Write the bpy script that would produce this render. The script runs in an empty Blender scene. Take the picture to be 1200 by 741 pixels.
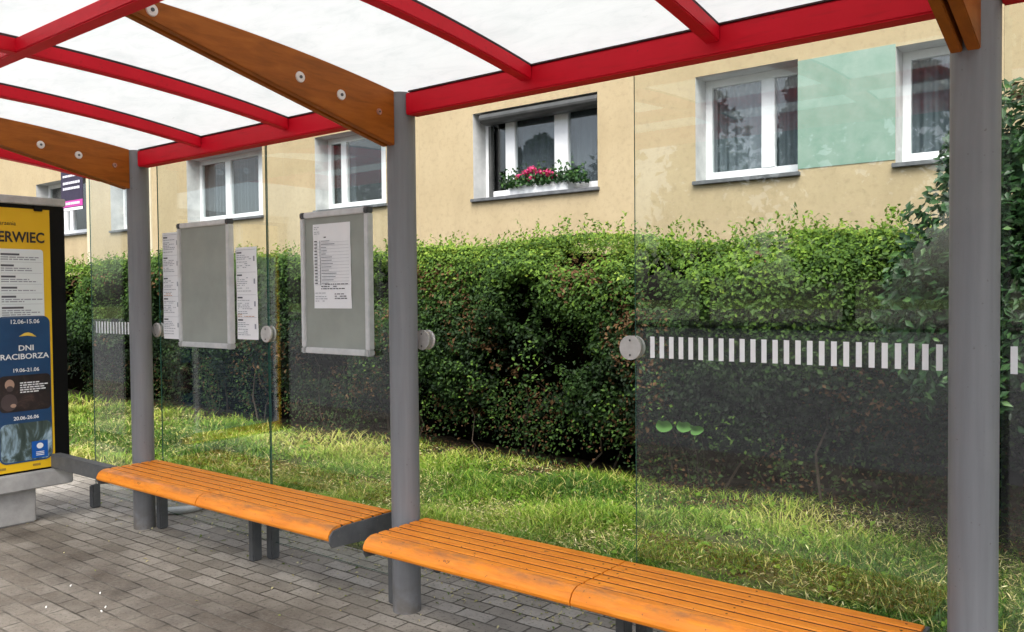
import bpy, bmesh, math, random
import numpy as np
from mathutils import Vector, Matrix
random.seed(7); RNG = np.random.default_rng(11)
SC = bpy.context.scene; COL = SC.collection
R = math.radians

# ------------------------------------------------------------------ materials
def newmat(name):
    m = bpy.data.materials.new(name); m.use_nodes = True
    nt = m.node_tree; nt.nodes.clear()
    out = nt.nodes.new('ShaderNodeOutputMaterial')
    return m, nt, out
class NT:
    """thin helper round a node tree"""
    def __init__(s, nt): s.nt = nt
    def n(s, t, **kw):
        nd = s.nt.nodes.new(t)
        for k, v in kw.items():
            if k.startswith('i_'):
                key = k[2:]
                key = int(key) if key.isdigit() else key.replace('_', ' ')
                nd.inputs[key].default_value = v
            else: setattr(nd, k, v)
        return nd
    def l(s, a, b): s.nt.links.new(a, b)
    def coords(s, scale=(1, 1, 1), kind='Object'):
        tc = s.n('ShaderNodeTexCoord'); mp = s.n('ShaderNodeMapping'); mp.inputs['Scale'].default_value = scale
        s.l(tc.outputs[kind], mp.inputs[0]); return mp.outputs[0]
    def noise(s, vec, scale, detail=4, rough=.55, dist=0.0):
        nd = s.n('ShaderNodeTexNoise'); nd.inputs['Scale'].default_value = scale
        nd.inputs['Detail'].default_value = detail; nd.inputs['Roughness'].default_value = rough
        nd.inputs['Distortion'].default_value = dist
        s.l(vec, nd.inputs['Vector']); return nd.outputs['Fac']
    def ramp(s, fac, stops):
        nd = s.n('ShaderNodeValToRGB'); e = nd.color_ramp.elements
        while len(e) < len(stops): e.new(.5)
        for el, (p, c) in zip(e, stops):
            el.position = p; el.color = c if len(c) == 4 else (*c, 1)
        s.l(fac, nd.inputs[0]); return nd.outputs[0]
    def mix(s, a, b, fac, mode='MIX'):
        nd = s.n('ShaderNodeMix', data_type='RGBA', blend_type=mode)
        for i, v in ((0, fac), (6, a), (7, b)):
            if hasattr(v, 'is_linked') or hasattr(v, 'links'): s.l(v, nd.inputs[i])
            else: nd.inputs[i].default_value = v if i == 0 else (*v, 1) if len(v) == 3 else v
        return nd.outputs[2]
    def bump(s, h, strength=.3, dist=.01):
        nd = s.n('ShaderNodeBump'); nd.inputs['Strength'].default_value = strength; nd.inputs['Distance'].default_value = dist
        s.l(h, nd.inputs['Height']); return nd.outputs[0]
def setin(t, sock, v):
    if hasattr(v, 'links'): t.l(v, sock)
    else: sock.default_value = (*v, 1) if isinstance(v, tuple) and len(v) == 3 else v
def principled(name, color, rough=.6, metal=0.0, spec=.5, build=None):
    m, nt, out = newmat(name); t = NT(nt)
    b = t.n('ShaderNodeBsdfPrincipled'); t.l(b.outputs[0], out.inputs[0])
    b.inputs['Metallic'].default_value = metal; b.inputs['Specular IOR Level'].default_value = spec
    setin(t, b.inputs['Base Color'], color); setin(t, b.inputs['Roughness'], rough)
    if build: build(t, b)
    return m
def noisy(name, c1, c2, scale=8, rough=.6, metal=0, spec=.5, stretch=(1, 1, 1), bump=.1, bscale=None, lo=.35, hi=.65, rr=.12, bd=.004):
    def bd_(t, b):
        v = t.coords(stretch)
        f = t.noise(v, scale, 6, .6)
        t.l(t.ramp(f, [(lo, c1), (hi, c2)]), b.inputs['Base Color'])
        f2 = t.noise(v, bscale or scale * 6, 4)
        rm = t.n('ShaderNodeMapRange'); rm.inputs[3].default_value = max(.02, rough - rr); rm.inputs[4].default_value = min(1, rough + rr)
        t.l(f2, rm.inputs[0]); t.l(rm.outputs[0], b.inputs['Roughness'])
        if bump: t.l(t.bump(f2, bump, bd), b.inputs['Normal'])
    return principled(name, c1, rough, metal, spec, bd_)

M = {}
def post_paint(t, b):
    v = t.coords((1, 1, 1)); vs = t.coords((14, 14, .7))
    a = t.noise(v, 3, 5); s_ = t.noise(vs, 2.2, 5, .6)
    c = t.ramp(s_, [(.3, (.172, .176, .186)), (.7, (.215, .219, .230))])
    c = t.mix(c, (.235, .235, .235), t.ramp(a, [(.55, (0, 0, 0)), (.8, (.6, .6, .6))]))
    sx = t.n('ShaderNodeSeparateXYZ'); t.l(v, sx.inputs[0]); mr = t.n('ShaderNodeMapRange'); mr.inputs[1].default_value = .20; mr.inputs[2].default_value = .0; mr.inputs[4].default_value = .75; t.l(sx.outputs[2], mr.inputs[0])
    mm = t.n('ShaderNodeMath', operation='MULTIPLY'); t.l(mr.outputs[0], mm.inputs[0]); t.l(t.ramp(t.noise(v, 18, 5), [(.35, (.2, .2, .2)), (.6, (1, 1, 1))]), mm.inputs[1])
    c = t.mix(c, (.10, .082, .062), mm.outputs[0])     # splashed mud at the foot
    sp = t.noise(v, 60, 2); c = t.mix(c, (.09, .085, .08), t.ramp(sp, [(.70, (0, 0, 0)), (.76, (.6, .6, .6))]))
    t.l(c, b.inputs['Base Color']); t.l(t.bump(t.noise(v, 90, 3), .05, .002), b.inputs['Normal'])
M['post'] = principled('grey_paint', (.2, .2, .21), .5, build=post_paint)
def darkgrey_paint(t, b):
    v = t.coords(); a = t.noise(v, 12, 6, .65); sp = t.noise(v, 70, 3)
    c = t.ramp(a, [(.3, (.062, .066, .07)), (.7, (.105, .108, .11))])
    c = t.mix(c, (.2, .18, .15), t.ramp(sp, [(.66, (0, 0, 0)), (.74, (.7, .7, .7))]))
    t.l(c, b.inputs['Base Color']); t.l(t.bump(sp, .08, .002), b.inputs['Normal'])
M['steel'] = principled('dark_grey_paint', (.08, .08, .085), .55, build=darkgrey_paint)
def red_paint(t, b):
    v = t.coords((1, 1, 1)); a = t.noise(v, 4, 6, .6); g = t.noise(t.coords((1, 8, 8)), 6, 5)
    c = t.ramp(a, [(.3, (.60, .002, .014)), (.7, (.70, .003, .022))])
    c = t.mix(c, (.46, .004, .012), t.ramp(g, [(.56, (0, 0, 0)), (.75, (.55, .55, .55))]))
    ch = t.noise(v, 38, 4, .7); c = t.mix(c, (.10, .02, .02), t.ramp(ch, [(.70, (0, 0, 0)), (.74, (.8, .8, .8))]))
    t.l(c, b.inputs['Base Color']); t.l(t.bump(g, .06, .003), b.inputs['Normal'])
M['red'] = principled('red_paint', (.5, 0, .02), .55, spec=.25, build=red_paint)
def brown_wood(t, b):
    v = t.coords((6, .9, 6)); v2 = t.coords()
    a = t.noise(v, 5, 8, .62, .6); k = t.noise(v2, 3, 4)
    c = t.ramp(a, [(.28, (.22, .062, .003)), (.5, (.33, .090, .006)), (.72, (.40, .118, .010))])
    c = t.mix(c, (.20, .055, .004), t.ramp(k, [(.52, (0, 0, 0)), (.75, (.6, .6, .6))]))
    t.l(c, b.inputs['Base Color']); t.l(t.bump(a, .12, .004), b.inputs['Normal'])
M['wood'] = principled('brown_stained_wood', (.2, .07, .01), .55, spec=.25, build=brown_wood)
def orange_wood(t, b):
    v = t.coords((1.2, 9, 9)); v2 = t.coords((1, 2.5, 2.5)); v3 = t.coords()
    a = t.noise(v, 5, 8, .65, .5); w = t.noise(v2, 6, 7, .7); sp = t.noise(v3, 45, 3)
    c = t.ramp(a, [(.25, (.56, .150, .005)), (.5, (.74, .225, .010)), (.75, (.82, .29, .022))])
    geo = t.n('ShaderNodeTexCoord'); sx = t.n('ShaderNodeSeparateXYZ'); t.l(geo.outputs['Object'], sx.inputs[0])
    mr = t.n('ShaderNodeMapRange'); mr.inputs[1].default_value = .14; mr.inputs[2].default_value = .03; mr.inputs[3].default_value = -.14; mr.inputs[4].default_value = .13
    t.l(sx.outputs[1], mr.inputs[0])
    ad = t.n('ShaderNodeMath', operation='ADD'); t.l(w, ad.inputs[0]); t.l(mr.outputs[0], ad.inputs[1])
    worn = t.ramp(ad.outputs[0], [(.50, (0, 0, 0)), (.72, (.8, .8, .8))])
    # the wear sits on the upper side of the front slat, where people slide on and off
    gz = t.n('ShaderNodeMapRange'); gz.inputs[1].default_value = .425; gz.inputs[2].default_value = .447
    t.l(sx.outputs[2], gz.inputs[0])
    wm = t.n('ShaderNodeMath', operation='MULTIPLY'); t.l(worn, wm.inputs[0]); t.l(gz.outputs[0], wm.inputs[1])
    c = t.mix(c, (.25, .115, .05), wm.outputs[0])
    c = t.mix(c, (.16, .05, .012), t.ramp(sp, [(.67, (0, 0, 0)), (.72, (.85, .85, .85))]))
    t.l(c, b.inputs['Base Color']); t.l(t.bump(a, .15, .003), b.inputs['Normal'])
    t.l(t.ramp(w, [(.4, (.35, .35, .35)), (.7, (.6, .6, .6))]), b.inputs['Roughness'])
M['bench'] = principled('orange_varnished_wood', (.8, .3, .02), .45, build=orange_wood)
M['slat_shade'] = noisy('slat_gap_shade', (.035, .015, .006), (.09, .035, .010), 14, .85, bump=.1)  # dark brown paints gap shade onto the slat sides; screw dots share it
M['gap'] = principled('dark_gasket_shadow', (.035, .012, .012), .7)  # colour of the beam gasket and of the painted shadow on the ribs
M['alu'] = noisy('brushed_aluminium', (.62, .63, .63), (.74, .74, .74), 20, .4, .35, stretch=(1, 1, 1), bump=.03)
M['galv'] = noisy('galvanised_bar', (.42, .43, .43), (.55, .55, .55), 14, .5, .25, bump=.05)
M['chrome'] = noisy('steel_disc', (.50, .48, .46), (.60, .585, .56), 25, .5, .3, bump=.04)
M['cap'] = noisy('white_bolt_cap', (.72, .66, .62), (.80, .76, .72), 40, .5, bump=.05)
M['redcap'] = noisy('bolt_head', (.35, .16, .11), (.55, .34, .28), 60, .5, .3, bump=.05)
M['black'] = principled('black_plastic', (.004, .004, .005), .45, spec=.2)
M['board'] = noisy('grey_board', (.275, .295, .262), (.335, .355, .318), 5, .45, bump=.03, lo=.3, hi=.7)
M['paper'] = noisy('white_paper', (.84, .85, .87), (.90, .90, .91), 6, .8, bump=.05)
M['ink'] = principled('grey_print', (.10, .10, .12), .8)
M['inkpale'] = principled('pale_print', (.33, .34, .38), .8)
M['inkrust'] = principled('rust_print', (.55, .30, .18), .8)
M['concrete'] = noisy('cast_concrete', (.30, .295, .285), (.42, .41, .40), 7, .85, bump=.25, bscale=60)
M['litter'] = principled('white_scrap', (.75, .74, .70), .8)
M['white_pvc'] = noisy('white_pvc', (.70, .72, .73), (.78, .79, .80), 5, .35, bump=.0)
M['reveal'] = noisy('white_plaster', (.40, .41, .405), (.54, .545, .53), 4, .85, bump=.1)
M['sill'] = noisy('grey_sheet_sill', (.10, .105, .11), (.17, .175, .18), 9, .5, .3, bump=.05)
M['shutterbox'] = noisy('grey_shutter_metal', (.055, .057, .056), (.085, .087, .084), 6, .45, .2, bump=.03)
M['interior'] = principled('dark_room', (.018, .018, .02), .9)
M['soilstem'] = noisy('bark', (.03, .02, .013), (.06, .042, .028), 25, .9, bump=.4)
def stripe_paint(t, b): pass
M['stripe'] = principled('white_glass_print', (.90, .91, .92), .5)

# translucent opal roof sheet
def roof_sheet():
    m, nt, out = newmat('opal_polycarbonate'); t = NT(nt)
    v = t.coords((1, 1, 1)); vs = t.coords((.9, 2.2, 1))
    d = t.noise(vs, 5, 8, .7, 1.2); d2 = t.noise(vs, 17, 6, .7, .6)
    c = t.ramp(d, [(.3, (.645, .667, .665)), (.5, (.705, .72, .718)), (.7, (.735, .746, .744))])
    c = t.mix(c, (.30, .32, .28), t.ramp(d2, [(.66, (0, 0, 0)), (.78, (.6, .6, .6))]))
    tr = t.n('ShaderNodeBsdfTranslucent'); df = t.n('ShaderNodeBsdfDiffuse'); gl = t.n('ShaderNodeBsdfGlossy'); gl.inputs['Roughness'].default_value = .3
    t.l(c, tr.inputs[0]); t.l(c, df.inputs[0])
    mx = t.n('ShaderNodeMixShader'); mx.inputs[0].default_value = .25; t.l(tr.outputs[0], mx.inputs[1]); t.l(df.outputs[0], mx.inputs[2])
    m2 = t.n('ShaderNodeMixShader'); m2.inputs[0].default_value = .03; t.l(mx.outputs[0], m2.inputs[1]); t.l(gl.outputs[0], m2.inputs[2])
    t.l(m2.outputs[0], out.inputs[0]); return m
M['roof'] = roof_sheet()
def glass(name, tint, boost=1.0, gr=0.0):
    m, nt, out = newmat(name); t = NT(nt)
    # Schlick reflectance, the same on both faces of the sheet
    lw = t.n('ShaderNodeLayerWeight'); lw.inputs[0].default_value = .5
    pw = t.n('ShaderNodeMath', operation='POWER'); pw.inputs[1].default_value = 5; t.l(lw.outputs['Facing'], pw.inputs[0])
    mu = t.n('ShaderNodeMath', operation='MULTIPLY_ADD'); mu.inputs[1].default_value = .96; mu.inputs[2].default_value = .04 * boost; mu.use_clamp = True; t.l(pw.outputs[0], mu.inputs[0])
    tr = t.n('ShaderNodeBsdfTransparent'); tr.inputs[0].default_value = (*tint, 1)
    gl = t.n('ShaderNodeBsdfGlossy'); gl.inputs['Roughness'].default_value = gr; gl.inputs[0].default_value = (1, 1, 1, 1)
    mx = t.n('ShaderNodeMixShader'); t.l(mu.outputs[0], mx.inputs[0]); t.l(tr.outputs[0], mx.inputs[1]); t.l(gl.outputs[0], mx.inputs[2])
    t.l(mx.outputs[0], out.inputs[0]); return m
M['glass'] = glass('toughened_glass', (.955, .975, .965))
M['wglass'] = glass('window_glass', (.9, .93, .93), 1.35)
M['edge'] = principled('green_glass_edge', (.03, .10, .075), .15)
def net_curtain(d):
    m, nt, out = newmat('net_curtain'); t = NT(nt)
    df = t.n('ShaderNodeBsdfDiffuse'); df.inputs[0].default_value = (.30, .33, .37, 1)
    tr = t.n('ShaderNodeBsdfTransparent'); mx = t.n('ShaderNodeMixShader'); mx.inputs[0].default_value = d
    t.l(tr.outputs[0], mx.inputs[1]); t.l(df.outputs[0], mx.inputs[2]); t.l(mx.outputs[0], out.inputs[0]); return m
M['curtain'] = net_curtain(.6); M['curtain_thin'] = net_curtain(.25); M['curtain_mid'] = net_curtain(.42)
def leafmat(name, stops, trans=.3, rough=.45, spec=.4):
    m, nt, out = newmat(name); t = NT(nt)
    at = t.n('ShaderNodeAttribute'); at.attribute_name = 'var'
    c = t.ramp(at.outputs['Fac'], stops)
    b = t.n('ShaderNodeBsdfPrincipled'); t.l(c, b.inputs['Base Color']); b.inputs['Roughness'].default_value = rough; b.inputs['Specular IOR Level'].default_value = spec
    tl = t.n('ShaderNodeBsdfTranslucent'); t.l(c, tl.inputs[0])
    mx = t.n('ShaderNodeMixShader'); mx.inputs[0].default_value = trans; t.l(b.outputs[0], mx.inputs[1]); t.l(tl.outputs[0], mx.inputs[2])
    t.l(mx.outputs[0], out.inputs[0]); return m
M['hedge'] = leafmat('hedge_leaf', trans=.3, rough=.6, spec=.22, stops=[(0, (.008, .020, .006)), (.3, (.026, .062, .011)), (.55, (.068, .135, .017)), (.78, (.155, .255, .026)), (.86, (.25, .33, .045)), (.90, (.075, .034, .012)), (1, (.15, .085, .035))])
M['shrub'] = leafmat('glossy_leaf', [(0, (.008, .028, .009)), (.6, (.024, .068, .018)), (1, (.07, .15, .034))], .15, .45, .3)
M['grassmat'] = leafmat('grass_blade', [(0, (.040, .10, .011)), (.4, (.13, .24, .020)), (.7, (.27, .38, .042)), (.85, (.40, .41, .09)), (1, (.52, .45, .19))], .35, .5, .3)
M['straw'] = leafmat('dry_cuttings', [(0, (.11, .17, .03)), (.35, (.22, .26, .06)), (.6, (.42, .36, .15)), (1, (.62, .57, .32))], .2, .7, .2)
M['tree'] = leafmat('tree_leaf', [(0, (.02, .05, .015)), (1, (.06, .12, .03))], .2)
M['petal'] = leafmat('geranium_petal', [(0, (.50, .02, .12)), (.6, (.72, .07, .24)), (1, (.72, .14, .08))], .3)
M['paleleaf'] = leafmat('pale_leaf', [(0, (.07, .18, .03)), (1, (.11, .24, .045))], .3)

def wall_mat():
    def bd_(t, b):
        v = t.coords(); a = t.noise(v, .9, 6, .6); st = t.noise(t.coords((1.2, 1, .45)), 1.6, 6, .6); f = t.noise(v, 40, 4); g = t.noise(v, 160, 2)
        c = t.ramp(a, [(.3, (.41, .325, .192)), (.7, (.47, .38, .235))])
        c = t.mix(c, (.325, .258, .152), t.ramp(st, [(.48, (0, 0, 0)), (.78, (.5, .5, .5))]))
        # lower wall: a pinker render towards the plinth
        sx = t.n('ShaderNodeSeparateXYZ'); t.l(v, sx.inputs[0])
        mr = t.n('ShaderNodeMapRange'); mr.inputs[1].default_value = 2.6; mr.inputs[2].default_value = 1.6
        t.l(sx.outputs[2], mr.inputs[0])
        c = t.mix(c, (.43, .33, .21), mr.outputs[0])
        c = t.mix(c, (.47, .39, .245), t.ramp(f, [(.55, (0, 0, 0)), (.8, (.4, .4, .4))]))
        mo = t.noise(v, 14, 6, .7); c = t.mix(c, (.28, .225, .135), t.ramp(mo, [(.50, (0, 0, 0)), (.72, (.5, .5, .5))]))
        c = t.mix(c, (.25, .20, .12), t.ramp(g, [(.55, (0, 0, 0)), (.75, (.45, .45, .45))]))
        t.l(c, b.inputs['Base Color']); t.l(t.bump(g, .8, .008), b.inputs['Normal'])
    return principled('beige_render', (.5, .4, .25), .9, spec=.2, build=bd_)
M['wall'] = wall_mat()
M['mint'] = noisy('mint_render', (.18, .285, .225), (.245, .335, .28), 4, .9, spec=.2, bump=.4, bscale=120)
M['pilaster'] = noisy('cream_strip', (.50, .455, .32), (.56, .51, .38), 3, .9, spec=.2, bump=.2, bscale=120)
def pavers():
    def bd_(t, b):
        v = t.coords((1, 1, 1))
        bw = t.noise(v, 9, 3)   # slight wobble of the joints
        va = t.n('ShaderNodeVectorMath', operation='ADD'); sc_ = t.n('ShaderNodeVectorMath', operation='SCALE'); sc_.inputs['Scale'].default_value = .012
        nn = t.n('ShaderNodeTexNoise'); nn.inputs['Scale'].default_value = 7; t.l(v, nn.inputs['Vector'])
        t.l(nn.outputs['Color'], sc_.inputs[0]); t.l(v, va.inputs[0]); t.l(sc_.outputs[0], va.inputs[1])
        br = t.n('ShaderNodeTexBrick'); t.l(va.outputs[0], br.inputs['Vector'])
        br.inputs['Color1'].default_value = (.22, .22, .22, 1); br.inputs['Color2'].default_value = (.78, .78, .78, 1); br.inputs['Mortar'].default_value = (.5, .5, .5, 1)
        br.inputs['Scale'].default_value = 1; br.inputs['Mortar Size'].default_value = .0058; br.inputs['Mortar Smooth'].default_value = .35
        br.inputs['Bias'].default_value = 0; br.inputs['Brick Width'].default_value = .2; br.inputs['Row Height'].default_value = .1
        fine = t.noise(v, 55, 5, .7); big = t.noise(v, 1.3, 6, .65); mid = t.noise(v, 5, 6, .65)
        c = t.ramp(br.outputs['Color'], [(.15, (.21, .188, .157)), (.5, (.30, .273, .233)), (.85, (.385, .355, .31))])
        c = t.mix(c, (.16, .145, .125), t.ramp(mid, [(.45, (0, 0, 0)), (.7, (.55, .55, .55))]))
        # trodden-in grime where people stand and walk
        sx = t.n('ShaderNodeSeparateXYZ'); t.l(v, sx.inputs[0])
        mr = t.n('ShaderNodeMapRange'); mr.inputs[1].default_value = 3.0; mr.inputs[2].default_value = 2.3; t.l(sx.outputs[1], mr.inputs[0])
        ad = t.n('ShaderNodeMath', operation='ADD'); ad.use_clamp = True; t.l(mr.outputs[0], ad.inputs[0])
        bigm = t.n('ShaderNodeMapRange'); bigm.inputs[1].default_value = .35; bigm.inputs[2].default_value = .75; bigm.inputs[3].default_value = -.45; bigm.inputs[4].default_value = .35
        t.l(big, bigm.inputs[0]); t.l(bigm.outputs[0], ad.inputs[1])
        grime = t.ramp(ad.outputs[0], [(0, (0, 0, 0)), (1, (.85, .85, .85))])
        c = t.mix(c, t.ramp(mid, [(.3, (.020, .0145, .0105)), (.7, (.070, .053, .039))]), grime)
        c = t.mix(c, (.26, .24, .21), t.ramp(fine, [(.57, (0, 0, 0)), (.72, (.4, .4, .4))]))
        c = t.mix(c, (.045, .036, .028), t.ramp(fine, [(.30, (.85, .85, .85)), (.46, (0, 0, 0))]))
        jm = t.n('ShaderNodeMath', operation='MULTIPLY'); t.l(br.outputs['Fac'], jm.inputs[0])
        t.l(t.ramp(t.noise(v, 3.2, 3), [(.3, (.35, .35, .35)), (.6, (.95, .95, .95))]), jm.inputs[1])
        jc = t.mix((.032, .028, .02), t.ramp(mid, [(.42, (.022, .018, .014)), (.58, (.18, .165, .14))]), grime)
        c = t.mix(c, jc, jm.outputs[0])
        t.l(c, b.inputs['Base Color'])
        h = t.mix(br.outputs['Fac'], fine, .3); inv = t.n('ShaderNodeInvert'); t.l(h, inv.inputs[1])
        t.l(t.bump(inv.outputs[0], .9, .008), b.inputs['Normal'])
    return principled('grey_block_paving', (.3, .3, .3), .85, spec=.3, build=bd_)
M['paving'] = pavers()
M['asphalt'] = noisy('asphalt', (.085, .085, .088), (.125, .125, .125), 3, .9, bump=.5, bscale=150)
def soil_mat():
    def bd_(t, b):
        v = t.coords(); a = t.noise(v, 6, 6, .6); m_ = t.noise(v, 2.5, 5, .65); f = t.noise(v, 45, 4)
        c = t.ramp(a, [(.3, (.018, .014, .009)), (.7, (.055, .042, .025))])
        sx = t.n('ShaderNodeSeparateXYZ'); t.l(v, sx.inputs[0])          # moss and thatch where the lawn grows
        mr = t.n('ShaderNodeMapRange'); mr.inputs[1].default_value = 5.6; mr.inputs[2].default_value = 4.6; t.l(sx.outputs[1], mr.inputs[0])
        mm = t.n('ShaderNodeMath', operation='MULTIPLY'); t.l(mr.outputs[0], mm.inputs[0]); t.l(t.ramp(m_, [(.35, (.25, .25, .25)), (.6, (.95, .95, .95))]), mm.inputs[1])
        c = t.mix(c, t.ramp(f, [(.35, (.04, .075, .014)), (.65, (.13, .13, .045))]), mm.outputs[0])
        t.l(c, b.inputs['Base Color']); t.l(t.bump(f, .8, .02), b.inputs['Normal'])
    return principled('soil', (.03, .02, .01), .95, spec=.1, build=bd_)
M['soil'] = soil_mat()
M['lawnfar'] = noisy('far_ground', (.07, .10, .03), (.14, .16, .06), 2, .95, spec=.1, bump=.5, bscale=30)
M['pole_yellow'] = principled('yellow_paint', (.75, .45, .02), .5)
M['yellow'] = noisy('poster_yellow', (.80, .47, .008), (.84, .53, .012), 3, .45, bump=0)
M['navy'] = noisy('poster_navy', (.010, .045, .125), (.015, .075, .185), 3, .4, bump=0)
M['bluebox'] = principled('poster_blue', (.005, .10, .42), .4)
M['pwhite'] = noisy('poster_white', (.76, .82, .83), (.82, .86, .87), 2, .45, bump=0)
M['pink'] = principled('banner_pink', (.48, .05, .30), .6)
M['purple'] = noisy('banner_purple', (.020, .013, .035), (.03, .02, .05), 3, .6, bump=0)
def photo_mat(name, stops, scale, stretch):
    def bd_(t, b):
        v = t.coords(stretch); t.l(t.ramp(t.noise(v, scale, 7, .65, .8), stops), b.inputs['Base Color'])
    return principled(name, (.1, .1, .1), .4, build=bd_)
M['photo_dark'] = photo_mat('stage_picture', [(.3, (.008, .008, .010)), (.55, (.03, .02, .02)), (.75, (.12, .07, .06))], 9, (1, 1, 1))
M['photo_river'] = photo_mat('river_picture', [(.34, (.02, .035, .03)), (.48, (.06, .09, .08)), (.58, (.28, .40, .48)), (.7, (.55, .66, .74))], 6, (1, 1.2, .7))
M['skin'] = principled('printed_skin', (.42, .27, .20), .5)
M['shirt'] = principled('printed_shirt', (.07, .05, .05), .5)

# ------------------------------------------------------------------ mesh helpers
class MB:
    def __init__(s): s.v = []; s.f = []; s.mi = []; s.sm = []
    def add(s, vs, fs, mi=0, smooth=False):
        o = len(s.v); s.v += [tuple(v) for v in vs]
        for f in fs: s.f.append([o + i for i in f]); s.mi.append(mi); s.sm.append(smooth)
        return s
    def box(s, x0, x1, y0, y1, z0, z1, mi=0):
        vs = [(x, y, z) for z in (z0, z1) for y in (y0, y1) for x in (x0, x1)]
        return s.add(vs, [(0, 2, 3, 1), (4, 5, 7, 6), (0, 1, 5, 4), (2, 6, 7, 3), (0, 4, 6, 2), (1, 3, 7, 5)], mi)
    def quad(s, a, b, c, d, mi=0): return s.add([a, b, c, d], [(0, 1, 2, 3)], mi)
    def cyl(s, p0, p1, r0, r1=None, n=24, caps=True, mi=0):
        r1 = r0 if r1 is None else r1
        p0, p1 = Vector(p0), Vector(p1); d = (p1 - p0).normalized()
        u = d.orthogonal().normalized(); w = d.cross(u); vs = []
        for p, r in ((p0, r0), (p1, r1)):
            for i in range(n):
                a = 2 * math.pi * i / n; vs.append(p + (u * math.cos(a) + w * math.sin(a)) * r)
        s.add(vs, [(i, (i + 1) % n, n + (i + 1) % n, n + i) for i in range(n)], mi, True)
        if caps: s.add(vs, [tuple(range(n))[::-1], tuple(range(n, 2 * n))], mi)
        return s
    def tube(s, pts, r, n=10, mi=0):
        rs = r if isinstance(r, (list, tuple)) else [r] * len(pts)
        vs = []; up = None
        for i, p in enumerate(pts):
            p = Vector(p); d = (Vector(pts[min(i + 1, len(pts) - 1)]) - Vector(pts[max(i - 1, 0)])).normalized()
            u = d.orthogonal().normalized() if up is None else (up - d * up.dot(d)).normalized()
            up = u; w = d.cross(u)
            for k in range(n):
                a = 2 * math.pi * k / n; vs.append(p + (u * math.cos(a) + w * math.sin(a)) * rs[i])
        fs = [(i * n + k, i * n + (k + 1) % n, (i + 1) * n + (k + 1) % n, (i + 1) * n + k) for i in range(len(pts) - 1) for k in range(n)]
        s.add(vs, fs, mi, True)
        return s.add(vs, [tuple(range(n))[::-1], tuple(range(len(vs) - n, len(vs)))], mi)
    def prism_x(s, prof, x0, x1, mi=0, smooth=False, side=(), mi2=1):
        """profile of (y, z) swept along x"""
        n = len(prof); vs = [(x0, y, z) for y, z in prof] + [(x1, y, z) for y, z in prof]
        for i in range(n): s.add(vs, [(i, (i + 1) % n, n + (i + 1) % n, n + i)], mi2 if i in side else mi, smooth)
        return s.add(vs, [tuple(range(n))[::-1], tuple(range(n, 2 * n))], mi)
    def build(s, name, mats, parent=None, bevel=0, seg=2, origin=None):
        me = bpy.data.meshes.new(name)
        o_ = Vector(origin) if origin else Vector((0, 0, 0))
        me.from_pydata([tuple(Vector(v) - o_) for v in s.v], [], s.f); me.update()
        for m in (mats if isinstance(mats, (list, tuple)) else [mats]): me.materials.append(m)
        me.polygons.foreach_set('material_index', s.mi); me.polygons.foreach_set('use_smooth', s.sm)
        bm = bmesh.new(); bm.from_mesh(me); bmesh.ops.recalc_face_normals(bm, faces=bm.faces)
        if bevel:
            bmesh.ops.remove_doubles(bm, verts=bm.verts, dist=1e-5)
            es = [e for e in bm.edges if len(e.link_faces) == 2 and e.calc_face_angle() > .6]
            bmesh.ops.bevel(bm, geom=es, offset=bevel, segments=seg, affect='EDGES', clamp_overlap=True)
        bm.to_mesh(me); bm.free()
        ob = bpy.data.objects.new(name, me); COL.objects.link(ob); ob.location = o_
        if parent:
            ob.parent = parent
            if origin is None: ob.matrix_parent_inverse = Matrix.Identity(4)
        return ob
def tag(o, label, cat, group=None, kind=None):
    o['label'] = label; o['category'] = cat
    if group: o['group'] = group
    if kind: o['kind'] = kind
    return o
def empty(name, loc, label, cat, group=None):
    o = bpy.data.objects.new(name, None); COL.objects.link(o); o.location = loc; o.empty_display_size = .1
    return tag(o, label, cat, group)
def structure(o, label=None):
    o['kind'] = 'structure'
    if label: o['label'] = label
    return o
def local(mb, root):
    """shift world-built geometry into its root's space"""
    l = root.location; mb.v = [(x - l.x, y - l.y, z - l.z) for x, y, z in mb.v]; return mb
def text_mesh(name, body, size, mat, parent, loc, rot, align='LEFT', squeeze=1.0, bold=0.0):
    cu = bpy.data.curves.new(name, 'FONT'); cu.body = body; cu.size = size; cu.align_x = align; cu.offset = bold
    cu.resolution_u = 3
    tmp = bpy.data.objects.new(name + '_tmp', cu); COL.objects.link(tmp)
    me = bpy.data.meshes.new_from_object(tmp.evaluated_get(bpy.context.evaluated_depsgraph_get()))
    bpy.data.objects.remove(tmp)
    me.name = name; me.materials.clear(); me.materials.append(mat)
    o = bpy.data.objects.new(name, me); COL.objects.link(o); o.parent = parent
    o.location = loc; o.rotation_euler = rot; o.scale = (squeeze, 1, 1); return o
def scatter(name, mat, verts, faces_per, var, parent=None, vpl=4):
    """many small leaves / blades as one mesh; var: one value per leaf"""
    n = len(var); me = bpy.data.meshes.new(name)
    me.vertices.add(n * vpl); me.vertices.foreach_set('co', verts.reshape(-1).astype(np.float32))
    loops = []; starts = []; tot = 0
    base = np.arange(n)[:, None] * vpl
    idx = np.concatenate([base + np.array(f)[None, :] for f in faces_per], axis=1).reshape(-1)
    sizes = np.tile(np.array([len(f) for f in faces_per]), n)
    st = np.concatenate([[0], np.cumsum(sizes)[:-1]])
    me.loops.add(len(idx)); me.loops.foreach_set('vertex_index', idx.astype(np.int32))
    me.polygons.add(len(sizes)); me.polygons.foreach_set('loop_start', st.astype(np.int32))
    me.update(calc_edges=True)
    at = me.attributes.new('var', 'FLOAT', 'POINT'); at.data.foreach_set('value', np.repeat(var, vpl).astype(np.float32))
    me.materials.append(mat); me.validate()
    o = bpy.data.objects.new(name, me); COL.objects.link(o)
    if parent: o.parent = parent
    return o
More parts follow.
